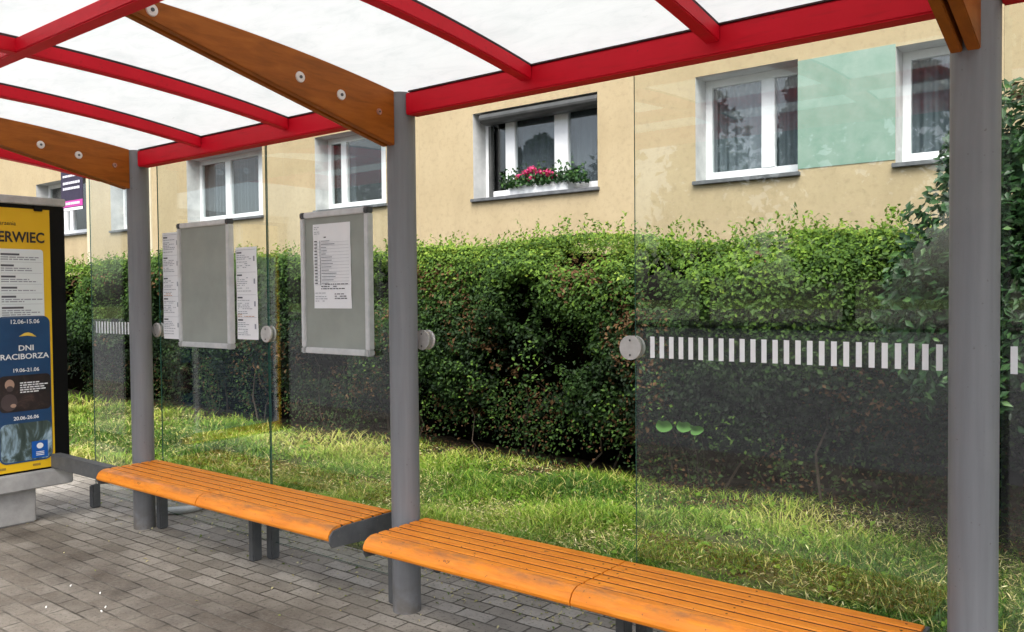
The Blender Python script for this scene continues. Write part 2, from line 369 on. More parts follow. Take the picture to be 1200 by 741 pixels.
def leaves(P, N, length, width, roll=None):
    """P points, N rough facing directions -> folded diamond leaves (n,4,3)"""
    n = len(P); N = N / np.linalg.norm(N, axis=1, keepdims=True)
    t = RNG.normal(size=(n, 3)); t -= (t * N).sum(1, keepdims=True) * N; t /= np.linalg.norm(t, axis=1, keepdims=True)
    b = np.cross(N, t); L = length[:, None]; W = width[:, None]
    return np.stack([P - t * L * .5, P + b * W * .5 + N * W * .18 - t * L * .06, P + t * L * .5 - N * L * .10, P - b * W * .5 + N * W * .18 - t * L * .06], 1)
LF = [(0, 1, 2), (0, 2, 3)]
def vnoise(x, y, z, seed=0):
    """cheap value noise, numpy"""
    r = np.random.default_rng(seed).random((32, 32, 32))
    xi, yi, zi = np.floor(x).astype(int), np.floor(y).astype(int), np.floor(z).astype(int)
    fx, fy, fz = x - xi, y - yi, z - zi
    fx, fy, fz = [f * f * (3 - 2 * f) for f in (fx, fy, fz)]
    out = 0
    for a in (0, 1):
        for b in (0, 1):
            for c in (0, 1):
                out = out + r[(xi + a) % 32, (yi + b) % 32, (zi + c) % 32] * (fx if a else 1 - fx) * (fy if b else 1 - fy) * (fz if c else 1 - fz)
    return out

# ------------------------------------------------------------------ layout numbers
CAM_H = 1.551
XL, XM, XR, XE = -5.402, -2.927, -.460, 2.009      # shelter posts
PY, PR = 2.90, .0695
GY = 3.00                                           # glass plane
BY = 9.50                                           # facade plane

# ------------------------------------------------------------------ ground
g = MB().quad((-150, -150, -.2), (150, -150, -.2), (150, 150, -.2), (-150, 150, -.2)).build('ground', M['lawnfar']); structure(g)
g = MB().box(-40, 30, -1.6, 3.42, -.06, 0).build('pavement', M['paving']); structure(g)
g = MB().box(-40, 30, 3.422, 3.48, -.08, .003).build('edging_kerb', M['soil']); structure(g)
g = MB().box(-40, 30, -1.75, -1.602, -.2, -.004).build('road_kerb', M['asphalt']); structure(g)
g = MB().quad((-60, -27.5, -.022), (60, -27.5, -.022), (60, -1.752, -.022), (-60, -1.752, -.022)).build('road', M['asphalt']); structure(g)
g = MB().box(-60, 60, -60, -27.502, -.05, .10).build('far_pavement', M['paving']); structure(g)
# verge soil: gently uneven sheet
def soilz(x, y): return .004 + .035 * np.sin(x * 1.3 + y) * np.sin(y * 1.7) * np.clip(y - 3.48, 0, 1)
mb = MB(); nx, ny = 150, 34
for j in range(ny + 1):
    for i in range(nx + 1):
        x = -30 + 36 * i / nx; y = 3.482 + 6.0 * j / ny
        mb.v.append((x, y, float(soilz(x, y)) + .012 * random.random()))
for j in range(ny):
    for i in range(nx):
        a = j * (nx + 1) + i; mb.f.append([a, a + 1, a + nx + 2, a + nx + 1]); mb.mi.append(0); mb.sm.append(True)
g = mb.build('verge_soil', M['soil']); structure(g)

# ------------------------------------------------------------------ bus shelter
sh = empty('bus_shelter', (XM, PY, 0), 'open-fronted bus shelter with grey round posts, red beams and milky curved roof', 'bus shelter')
def part(mb, name, mat, parent=sh, **k): return local(mb, sh).build(name, mat, parent, **k)
def RT(y):           # underside of the roof sheet
    s = 2.87 - y; return 2.515 + .16 * s - .055 * s * s
for x in (XL, XM, XR, XE):
    mb = MB().cyl((x, PY, 0), (x, PY, 2.515), PR, n=48)
    p = part(mb, 'post', M['post'])
# back beam, per bay
for a, b in ((XL, XM), (XM, XR), (XR, XE)):
    part(MB().box(a + .066, b - .066, 2.865, 2.945, 2.405, 2.508), 'back_beam', M['red'], bevel=.006)
part(MB().box(XE + .066, XE + .62, 2.865, 2.945, 2.405, 2.508), 'back_beam', M['red'], bevel=.006)
YF = 1.0
def arc_strip(x0, x1, y0, y1, top, bot, n=24):
    mb = MB(); vs = []
    for i in range(n + 1):
        y = y0 + (y1 - y0) * i / n
        vs += [(x0, y, bot(y)), (x1, y, bot(y)), (x1, y, top(y)), (x0, y, top(y))]
    fs = []
    for i in range(n):
        a = 4 * i
        for k in range(4): fs.append((a + k, a + (k + 1) % 4, a + 4 + (k + 1) % 4, a + 4 + k))
    fs += [(3, 2, 1, 0), (4 * n, 4 * n + 1, 4 * n + 2, 4 * n + 3)]
    return mb.add(vs, fs)
ribs = []
for a in (XL, XM, XR):
    for q in (.79, 1.63): ribs.append(a + q)
ribs.append(XE + .3)
for x in ribs:
    part(arc_strip(x - .028, x + .028, YF, 2.862, lambda y: RT(y) - .011, lambda y: RT(y) - .068), 'rib', M['red'], bevel=.004)
    part(arc_strip(x - .024, x + .024, YF, 2.862, lambda y: RT(y) - .0005, lambda y: RT(y) - .0105), 'gasket_shadow', M['gap'])  # dark strip added as a painted shadow line along the rib top
for x in (-6.0, XE + .62):
    part(arc_strip(x - .035, x + .035, YF - .02, 2.955, lambda y: RT(y) + .03, lambda y: RT(y) - .125), 'end_rib', M['red'], bevel=.004)
part(MB().box(-5.96, XE + .58, 1.50, 1.565, 2.562, 2.622), 'long_beam', M['red'], bevel=.005)
part(MB().box(-5.96, XE + .58, YF - .07, YF - .012, 2.52, 2.655), 'front_beam', M['red'], bevel=.005)
# paired tapered timber arms
for x in (XL, XM, XR, XE):
    def bot(y):
        s = 2.83 - y
        return 2.262 + .24 * s
    for x0, x1 in ((-.057, -.024), (-.012, .024)):
        arm = part(arc_strip(x + x0, x + x1, 1.505, 2.835, lambda y: RT(y) - .003, lambda y: min(bot(y), RT(y) - .045)), 'timber_arm', M['wood'], bevel=.003)
        if x0 > -.02:
            for y, z, mt in ((2.283, 2.476, 'cap'), (2.507, 2.441, 'cap'), (1.625, 2.588, 'cap'), (2.735, 2.404, 'redcap')):
                r = .025 if mt == 'cap' else .016
                mb = MB().cyl((x + x1 - .004, y, z), (x + x1 + .006, y, z), r, r * .85, n=20)
                mb.cyl((x + x1 + .004, y, z), (x + x1 + .009, y, z), r * .3, n=8, mi=1)
                local(mb, sh).build('bolt_cap', [M[mt], M['steel']], arm)
# roof sheets between ribs, each one curved sheet
edges = sorted(ribs + [XL, XM, XR, XE, -6.0, XE + .62])
for a, b in zip(edges[:-1], edges[1:]):
    part(arc_strip(a + .003, b - .003, YF - .06, 3.02, lambda y: RT(y) + .012, lambda y: RT(y) + .001, 30), 'roof_panel', M['roof'])
for a, b in ((XL, XM), (XM, XR), (XR, XE)):
    part(MB().box(a + .09, b - .09, 2.860, 2.95, 2.5085, 2.5145), 'gasket_shadow', M['gap'])
# glass
def pane(x0, x1, z0=.10, z1=2.47):
    mb = MB(); y0, y1 = GY, GY + .008
    mb.quad((x0, y0, z0), (x1, y0, z0), (x1, y0, z1), (x0, y0, z1)); mb.quad((x0, y1, z0), (x0, y1, z1), (x1, y1, z1), (x1, y1, z0))
    mb.quad((x0, y0, z0), (x0, y0, z1), (x0, y1, z1), (x0, y1, z0), 1); mb.quad((x1, y0, z0), (x1, y1, z0), (x1, y1, z1), (x1, y0, z1), 1)
    mb.quad((x0, y0, z0), (x0, y1, z0), (x1, y1, z0), (x1, y0, z0), 1); mb.quad((x0, y0, z1), (x1, y0, z1), (x1, y1, z1), (x0, y1, z1), 1)
    return part(mb, 'glass_pane', [M['glass'], M['edge']])
pA = pane(XL + .06, -4.150); pB = pane(-4.138, XM - .03)
pC = pane(-1.700, XR + .05); pD = pane(XR + .062, .775); pE = pane(-6.29, XL - .06)
def stripes(x0, x1, par):
    mb = MB(); x = x0
    while x < x1:
        mb.box(x, x + .0195, GY - .0014, GY - .0004, 1.286, 1.372); x += .0418
    local(mb, sh).build('stripe_band', M['stripe'], par)
stripes(-1.630, XR - .09, pC); stripes(XR + .085, .70, pD); stripes(-6.225, XL - .12, pE)
for x, side in ((XL + .045, -1), (-4.144, 0), (XM + .045, -1), (-1.712, 0), (XR + .004, -1), (.787, 0)):
    mb = MB().cyl((x, GY - .020, 1.325), (x, GY - .004, 1.325), .048, n=32).cyl((x, GY + .012, 1.325), (x, GY + .024, 1.325), .048, n=32)
    mb.cyl((x, GY - .004, 1.325), (x, GY + .012, 1.325), .03, n=10)
    if side: mb.box(x - .05, x, GY - .017, GY - .007, 1.31, 1.34)
    mb.cyl((x, GY - .0225, 1.355), (x, GY - .0195, 1.355), .0062, n=10, mi=1); mb.cyl((x, GY - .0225, 1.295), (x, GY - .0195, 1.295), .0062, n=10, mi=1)
    part(mb, 'glass_clip', [M['chrome'], M['steel']], bevel=.003)

# ------------------------------------------------------------------ benches
def bench(x0, x1, label):
    w = x1 - x0
    t = empty('bench', (x0, 2.545, .006), label, 'bench', 'orange slatted benches of the bus shelter')
    D = .428
    def slat_prof(y0, y1, z0=.414, z1=.450, r=.004):
        return [(y0, z0), (y1, z0), (y1, z1 - r), (y1 - r, z1), (y0 + r, z1), (y0, z1 - r)]
    nose = [(.082, .45), (.082, .405), (.03, .382), (.012, .383), (.003, .390), (0, .400), (.004, .412), (.014, .430), (.030, .442), (.05, .449)]
    for a, b in ((.004, w / 2 - .003), (w / 2 + .003, w - .012)):
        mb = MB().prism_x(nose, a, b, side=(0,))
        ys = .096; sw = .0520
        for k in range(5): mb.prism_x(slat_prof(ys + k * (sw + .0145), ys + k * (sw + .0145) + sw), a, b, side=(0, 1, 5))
        for k in range(5):
            yy = ys + k * (sw + .0145) + sw / 2
            for xx in (a + .05, (a + b) / 2, b - .05): mb.cyl((xx, yy, .4495), (xx, yy, .4508), .0042, n=8, mi=1)
        mb.build('seat', [M['bench'], M['slat_shade']], t)
    plate = [(.02, .355), (D, .33), (D, .442), (.10, .442), (.03, .432), (.008, .41), (.006, .378)]
    MB().prism_x(plate, -.004, .003).build('end_plate', M['steel'], t)
    MB().prism_x(plate, w - .011, w).build('end_plate', M['steel'], t)
    f = MB().box(.01, w - .013, .11, .16, .345, .392).box(.01, w - .013, .34, .39, .345, .392)
    for xx in (.06, w * .25, w / 2 - .02, w * .75, w - .1): f.box(xx, xx + .04, .085, D - .01, .375, .412)
    f.build('frame', M['steel'], t)
    xx = w / 2 - .015
    MB().box(xx, xx + .048, .345, .407, -.006, .384).build('leg', M['steel'], t, bevel=.006)
    return t
bl = bench(-5.33, -3.078, 'scuffed orange slatted bench between the leftmost and the middle post')
r_ = MB().box(-1.60, 0, .075, .145, .355, .452); r_.build('support_rail', M['steel'], bl, bevel=.004)
br_ = bench(-2.850, -.595, 'bright orange slatted bench between the middle and the right post')
def stub(x, y, h, label):
    mb = MB().add([(x, y, 0), (x + .055, y, 0), (x + .055, y + .06, 0), (x, y + .06, 0), (x, y, h), (x + .055, y, h + .01), (x + .055, y + .06, h + .012), (x, y + .06, h + .002)],
                  [(3, 2, 1, 0), (4, 5, 6, 7), (0, 1, 5, 4), (1, 2, 6, 5), (2, 3, 7, 6), (3, 0, 4, 7)])
    o = mb.build('post_stub', M['steel'], bevel=.008, origin=(x, y, 0)); tag(o, label, 'stub', 'cut-off grey posts along the benches'); return o
stub(-6.245, 2.93, .165, 'low cut-off grey post on the paving beyond the end of the left bench')
stub(-4.168, 2.975, .27, 'cut-off grey post right beside the middle leg of the left bench')
stub(-5.315, 2.93, .36, 'taller cut-off grey post against the base of the leftmost shelter post')
stub(-1.70, 2.985, .27, 'cut-off grey post next to the leg under the right bench')
stub(-3.065, 2.90, .34, 'cut-off grey post touching the left side of the middle shelter post')
pts = [(-5.68 + .19 * math.cos(a), 3.32 + .19 * math.sin(a), .03) for a in np.linspace(R(-115), R(40), 16)]
o = MB().tube(pts, .026, 12).build('pipe_hoop', M['galv']); tag(o, 'curved grey pipe lying on the paving behind the leftmost post', 'pipe')
mb = MB().tube([(-2.80, 2.99, .385), (-2.79, 2.99, .30), (-2.80, 2.985, .24)], .008, 8).box(-2.82, -2.77, 2.97, 3.0, .27, .33)
mb.cyl((-2.80, 2.975, .215), (-2.80, 3.0, .215), .03, n=16)
o = mb.build('padlock', M['steel'], bevel=.003); tag(o, 'small dark lock hanging under the right bench behind the middle post', 'lock')

# ------------------------------------------------------------------ notice boards and sheets
def word_rows(mb, x0, x1, z0, z1, y, pitch=.012, h=.0042, fill=.55, mi=0, indent=0):
    z = z1
    while z > z0:
        x = x0 + (indent if random.random() < .5 else 0); end = x0 + (x1 - x0) * random.uniform(.45, 1)
        while x < end:
            l = random.uniform(.008, .03); 
            if x + l > x1: break
            if random.random() < .85: mb.box(x, x + l, y - .0008, y - .0002, z - h, z, mi)
            x += l + .006
        z -= pitch * random.choice((1, 1, 1, 1.6))
def board(x0, x1, z0, z1, label):
    t = empty('notice_board', (x0, GY - .05, z0), label, 'notice board', 'framed notice boards on the shelter glass')
    def P(mb, n, m, **k): return local(mb, t).build(n, m, t, **k)
    y0, y1 = GY - .045, GY - .004
    P(MB().box(x0 + .02, x1 - .02, y0 + .012, y1, z0 + .02, z1 - .02), 'backing', M['board'])
    w = .032
    P(MB().box(x0, x0 + w, y0, y1 - .002, z0 + w, z1 - w), 'side_rail', M['alu'], bevel=.004)
    P(MB().box(x1 - w, x1, y0, y1 - .002, z0 + w, z1 - w), 'side_rail', M['alu'], bevel=.004)
    P(MB().box(x0 + w, x1 - w, y0, y1 - .002, z0, z0 + w), 'end_rail', M['alu'], bevel=.004)
    P(MB().box(x0 + w, x1 - w, y0, y1 - .002, z1 - w, z1), 'end_rail', M['alu'], bevel=.004)
    for xx in (x0, x1 - w):
        for zz in (z0, z1 - w): P(MB().box(xx - .002, xx + w + .001, y0 - .003, y1, zz - .002, zz + w + .001), 'corner_cap', M['steel'] if zz > z0 else M['galv'], bevel=.006)
    return t
board(-5.035, -4.462, 1.228, 2.018, 'empty grey notice board in a silver frame between two paper strips')
board(-3.782, -3.232, 1.232, 2.004, 'grey notice board in a silver frame holding a single white timetable')
def sheet(x0, x1, z0, z1, y, label, rows, tilt=0):
    t = empty('timetable_sheet', ((x0 + x1) / 2, y, z0), label, 'timetable', 'printed sheets on the shelter glass')
    mb = MB(); n = 12
    vs = []
    for i in range(n + 1):
        z = z0 + (z1 - z0) * i / n
        for x in (x0, (x0 + x1) / 2, x1): vs.append((x + tilt * (z - z0), y + .0012 * math.sin(i * 1.7 + x * 9), z))
    for i in range(n):
        for k in range(2): mb.f.append([3 * i + k, 3 * i + k + 1, 3 * i + k + 4, 3 * i + k + 3]); mb.mi.append(0); mb.sm.append(True)
    mb.v = vs; local(mb, t).build('paper', M['paper'], t)
    ink = MB(); rows(ink, x0 + .012, x1 - .012, z0 + .015, z1 - .015, y - .002)
    if tilt: ink.v = [(a + tilt * (c - z0), b, c) for a, b, c in ink.v]
    local(ink, t).build('print', [M['ink'], M['inkpale'], M['inkrust']], t)
    return t
def rows_strip(mb, x0, x1, z0, z1, y):
    z = z1; k = 0
    while z > z0 + .09:
        bh = .135
        mb.box(x0, x1, y - .0006, y - .0002, z - .0015, z, 1)
        mb.box(x0, x0 + .05, y - .0008, y - .0002, z - .022, z - .013, 0)
        word_rows(mb, x0, x1 - .035, z - bh + .02, z - .032, y, .011, .0038, mi=1)
        if k % 3 == 2: word_rows(mb, x0, x1, z - bh + .004, z - bh + .018, y, .011, .004, mi=2)
        mb.box(x1 - .02, x1 - .006, y - .0008, y - .0002, z - .07, z - .04, 1)
        z -= bh; k += 1
def rows_table(mb, x0, x1, z0, z1, y):
    word_rows(mb, x0, x0 + .05, z1 - .04, z1, y, .01, .003, mi=1)
    word_rows(mb, x0 + .08, x0 + .16, z1 - .062, z1 - .055, y, .02, .006)
    z = z1 - .075
    mb.box(x0 + .045, x0 + .048, y - .0008, y - .0002, z0 + .11, z, 0)
    while z > z0 + .12:
        mb.box(x0, x0 + .022, y - .0008, y - .0002, z - .006, z, 0)
        mb.box(x0 + .056, x0 + .056 + random.uniform(.03, .16), y - .0008, y - .0002, z - .005, z - .001, 1)
        mb.box(x0, x1, y - .0006, y - .0002, z - .0115, z - .0105, 1)
        z -= .0175
    word_rows(mb, x0 + .05, x1, z0 + .085, z0 + .118, y, .012, .005)
    word_rows(mb, x0, x0 + .12, z0 + .02, z0 + .07, y, .012, .0035, mi=1); word_rows(mb, x0 + .16, x1, z0 + .04, z0 + .065, y, .012, .0045)
sheet(-5.285, -5.08, 1.270, 1.972, GY - .003, 'long strip of printed sheets between the leftmost post and the empty board', rows_strip, .01)
sheet(-4.445, -4.235, 1.288, 1.842, GY - .003, 'shorter strip of printed sheets right of the empty grey board', rows_strip, -.012)
sheet(-3.675, -3.372, 1.478, 1.935, GY - .036, 'white bus timetable with rows of times pinned inside the silver-framed board', rows_table, -.012)

# ------------------------------------------------------------------ advertising lightbox
AX = -6.13
ad = empty('advertising_display', (AX - .1, 2.05, 0), 'upright black-framed advertising display with a yellow event poster on a concrete foot', 'advertising display')
def A(mb, n, m, par=ad, **k): return local(mb, ad).build(n, m, par, **k)
Y0, Y1 = 1.345, 2.751
A(MB().box(AX - .20, AX - .004, Y0, Y1, .357, 2.186), 'housing', M['black'], bevel=.006)
A(MB().box(AX - .21, AX + .012, Y0 - .01, Y1 + .004, 2.1865, 2.242), 'top_bar', M['galv'], bevel=.006)
A(MB().box(AX - .22, AX + .025, Y0 - .02, Y1 + .008, .238, .3565), 'base_slab', M['concrete'], bevel=.008)
A(MB().box(AX - .19, AX - .03, Y0 + .2, 2.53, 0, .2375), 'foot', M['concrete'], bevel=.01)
A(MB().box(AX - .012, AX + .012, 2.545, 2.60, 2.145, 2.18), 'latch', M['black'], bevel=.003)
XP = AX - .001
py0, py1, pz0, pz1 = 1.455, 2.648, .372, 2.158
po = A(MB().box(XP - .003, XP, py0, py1, pz0, pz1), 'poster', M['yellow'])
def rrect(y0, y1, z0, z1, r, x, mb, mi=0, n=6):
    pts = []
    for cy, cz, a0 in ((y1 - r, z1 - r, 0), (y0 + r, z1 - r, 90), (y0 + r, z0 + r, 180), (y1 - r, z0 + r, 270)):
        for i in range(n + 1):
            a = R(a0 + 90 * i / n); pts.append((x, cy + r * math.cos(a), cz + r * math.sin(a)))
    mb.add(pts, [tuple(range(len(pts)))], mi); return mb
def PP(mb, n, m): return A(mb, n, m, po)
# coordinates measured on the poster: y grows towards the right edge of the picture
def pz(f): return pz1 - f * (pz1 - pz0)
PP(rrect(py0 + .03, 2.60, pz(.955), pz(.155), .02, XP + .0015, MB()), 'programme_panel', M['pwhite'])
ink = MB()
z = pz(.172)
random.seed(5)
def adrow(y0, y1, zz, h, mi): ink.add([(XP + .003, y0, zz - h), (XP + .003, y1, zz - h), (XP + .003, y1, zz), (XP + .003, y0, zz)], [(0, 1, 2, 3)], mi)
while z > pz(.42):
    adrow(2.33, 2.33 + random.uniform(.08, .14), z, .013, 0)
    adrow(2.245, 2.30, z - .004, .014, 0)
    zz = z - .022
    for k in range(random.choice((1, 2, 2, 3))):
        y = 2.33; e = random.uniform(2.47, 2.595)
        while y < e:
            l = random.uniform(.015, .05); adrow(y, min(y + l, e), zz, .007, 1); y += l + .006
        zz -= .0145
    adrow(2.33, 2.59, zz - .006, .0015, 2)
    z = zz - .024
z = pz(.18)
while z > pz(.52):
    adrow(1.53, 1.57, z, .009, 0); adrow(1.64, 1.64 + random.uniform(.1, .2), z, .009, 1)
    adrow(1.64, 1.64 + random.uniform(.3, .45), z - .02, .006, 1); z -= .05
PP(rrect(1.52, 2.24, pz(.955), pz(.55), .03, XP + .0028, MB()), 'info_panel', principled('poster_slate', (.13, .18, .24), .45))
lin = MB(); z = pz(.565)
while z > pz(.945):
    y = 1.56; e = random.uniform(1.9, 2.2)
    while y < e:
        l = random.uniform(.03, .09); lin.add([(XP + .0042, y, z - .005), (XP + .0042, min(y + l, e), z - .005), (XP + .0042, min(y + l, e), z), (XP + .0042, y, z)], [(0, 1, 2, 3)]); y += l + .012
    z -= .017
PP(lin, 'small_print', principled('poster_small_print', (.05, .08, .12), .5))
PP(ink, 'programme_print', [M['ink'], M['inkpale'], M['inkpale']])
RX = (R(90), 0, R(90))
def lx(x, y, z): return (x - ad.location.x, y - ad.location.y, z - ad.location.z)
DK = principled('poster_black', (.02, .018, .02), .5)
text_mesh('lettering', 'CZERWIEC', .098, DK, po, lx(XP + .003, 2.612, pz(.128)), RX, 'RIGHT', .84, .0025)
text_mesh('lettering', 'wydarzenia', .040, DK, po, lx(XP + .003, 2.43, pz(.066)), RX, 'RIGHT', .9)
PP(rrect(2.29, 2.632, pz(.968), pz(.41), .05, XP + .0028, MB()), 'event_panel', M['navy'])
LW = principled('poster_lettering_white', (.85, .86, .87), .5)
text_mesh('lettering', '12.06-15.06', .040, LW, po, lx(XP + .0045, 2.47, pz(.438)), RX, 'CENTER', 1, .0006)
text_mesh('lettering', 'DNI', .052, LW, po, lx(XP + .0045, 2.475, pz(.541)), RX, 'CENTER', 1.1, .001)
text_mesh('lettering', 'RACIBORZA', .052, LW, po, lx(XP + .0045, 2.465, pz(.573)), RX, 'CENTER', 1.08, .001)
text_mesh('lettering', '19.06-21.06', .036, LW, po, lx(XP + .0045, 2.47, pz(.622)), RX, 'CENTER', 1, .0006)
em = MB(); c = 2.485; zc = pz(.487)
em.add([(XP + .0042, c - .055, zc), (XP + .0042, c - .02, zc + .022), (XP + .0042, c + .005, zc + .027), (XP + .0042, c + .03, zc + .018), (XP + .0042, c + .058, zc - .006), (XP + .0042, c, zc + .004)], [(0, 5, 4, 3, 2, 1)])
PP(em, 'emblem', principled('emblem_gold', (.80, .55, .08), .5))
PP(rrect(2.30, 2.628, pz(.772), pz(.634), .03, XP + .0034, MB()), 'stage_picture', M['photo_dark'])
fig = MB()
def disc(y, z, ry, rz, x, mi): fig.add([(x, y + ry * math.cos(a), z + rz * math.sin(a)) for a in np.linspace(0, 2 * math.pi, 20, endpoint=False)], [tuple(range(20))], mi)
disc(2.365, pz(.668), .030, .036, XP + .0046, 0); disc(2.36, pz(.735), .052, .058, XP + .0040, 1); disc(2.366, pz(.683), .022, .020, XP + .0049, 1); disc(2.385, pz(.748), .018, .013, XP + .0049, 0)
PP(fig, 'pictured_performer', [M['skin'], M['shirt']])
wr = MB(); random.seed(9)
for k in range(5):
    y = 2.43; e = random.uniform(2.5, 2.61)
    while y < e:
        l = random.uniform(.012, .035); zz = pz(.662 + k * .0088); wr.add([(XP + .0046, y, zz - .008), (XP + .0046, y + l, zz - .008), (XP + .0046, y + l, zz), (XP + .0046, y, zz)], [(0, 1, 2, 3)]); y += l + .005
PP(wr, 'caption', LW)
text_mesh('lettering', '20.06-26.06', .034, LW, po, lx(XP + .0045, 2.465, pz(.804)), RX, 'CENTER', 1, .0006)
PP(rrect(2.30, 2.628, pz(.962), pz(.817), .04, XP + .0034, MB()), 'river_picture', M['photo_river'])
bb_ = MB(); rrect(2.495, 2.60, pz(.958), pz(.893), .004, XP + .0042, bb_); po2 = PP(bb_, 'logo_square', M['bluebox'])
lg = MB(); lg.add([(XP + .005, 2.548 + .022 * math.cos(a), pz(.912) + .020 * math.sin(a)) for a in np.linspace(0, 2 * math.pi, 16, endpoint=False)], [tuple(range(16))])
for k in range(3): lg.add([(XP + .005, 2.522, pz(.934 + .006 * k) - .005), (XP + .005, 2.575, pz(.934 + .006 * k) - .005), (XP + .005, 2.575, pz(.934 + .006 * k)), (XP + .005, 2.522, pz(.934 + .006 * k))], [(0, 1, 2, 3)])
PP(lg, 'logo_mark', LW)
for k in range(5):
    ft = MB(); disc_ = [(XP + .002, 1.487 + .014 * math.cos(a), pz(.62 + .07 * k) + .02 * math.sin(a)) for a in np.linspace(0, 2 * math.pi, 12, endpoint=False)]; ft.add(disc_, [tuple(range(12))]); PP(ft, 'margin_dot', DK)
FB = principled('footer_brown', (.35, .22, .03), .6)
for y0, y1 in ((2.2, 2.33), (2.50, 2.55)):
    ft = MB(); ft.add([(XP + .002, y0, pz(.988)), (XP + .002, y1, pz(.988)), (XP + .002, y1, pz(.979)), (XP + .002, y0, pz(.979))], [(0, 1, 2, 3)]); PP(ft, 'footer_print', FB)

# ------------------------------------------------------------------ apartment building
bd = empty('apartment_building', (-8, BY, 0), 'beige rendered apartment block with white windows behind the hedge', 'building')
def B(mb, n, m, par=bd, **k): return local(mb, bd).build(n, m, par, **k)
# x0, x1, sill z, top z
WINS = [(-22.70, -20.04, 3.07, 4.42), (-18.90, -17.30, 3.04, 4.36), (-15.76, -13.22, 3.03, 4.33), (-11.71, -9.94, 3.01, 4.29), (-8.09, -5.93, 2.935, 4.20), (-4.53, -3.28, 2.88, 4.155), (-2.25, -1.34, 2.87, 4.10)]
XW0, XW1, ZW = -34, 10, 8.2
xs = sorted({XW0, XW1} | {w[0] for w in WINS} | {w[1] for w in WINS})
wall = MB()
for a, b in zip(xs[:-1], xs[1:]):
    w = next((w for w in WINS if abs(w[0] - a) < 1e-6), None)
    spans = [(0, ZW)] if w is None else [(0, w[2]), (w[3], ZW)]
    for z0, z1 in spans: wall.quad((a, BY, z0), (b, BY, z0), (b, BY, z1), (a, BY, z1))
wall.quad((XW0, BY, 0), (XW0, BY, ZW), (XW0, BY + 10, ZW), (XW0, BY + 10, 0)); wall.quad((XW1, BY, 0), (XW1, BY + 10, 0), (XW1, BY + 10, ZW), (XW1, BY, ZW))
wall.quad((XW0, BY + 10, 0), (XW1, BY + 10, 0), (XW1, BY + 10, ZW), (XW0, BY + 10, ZW))
B(wall, 'wall', M['wall'])
B(MB().box(XW0 - .3, XW1 + .3, BY - .35, BY + 10.3, ZW + .002, ZW + .3), 'roof', M['concrete'])
B(MB().box(XW0 + .05, XW1 - .05, BY + 1.6, BY + 1.7, .05, ZW - .05), 'inner_wall', M['interior'])
B(MB().box(-3.279, -2.251, BY - .006, BY - .002, 2.92, 4.13), 'mint_panel', M['mint'])
B(MB().box(-19.99, -19.80, BY - .03, BY - .002, .0, 8.0), 'cream_strip', M['pilaster'])
B(MB().box(-17.20, -17.12, BY - .03, BY - .002, .0, 8.0), 'cream_strip', M['pilaster'])
for x in (-12.6, -9.2): B(MB().box(x, x + .018, BY - .003, BY - .001, 0, ZW), 'panel_joint', noisy('joint_sealant', (.36, .29, .18), (.42, .34, .21), 3, .9, bump=0))
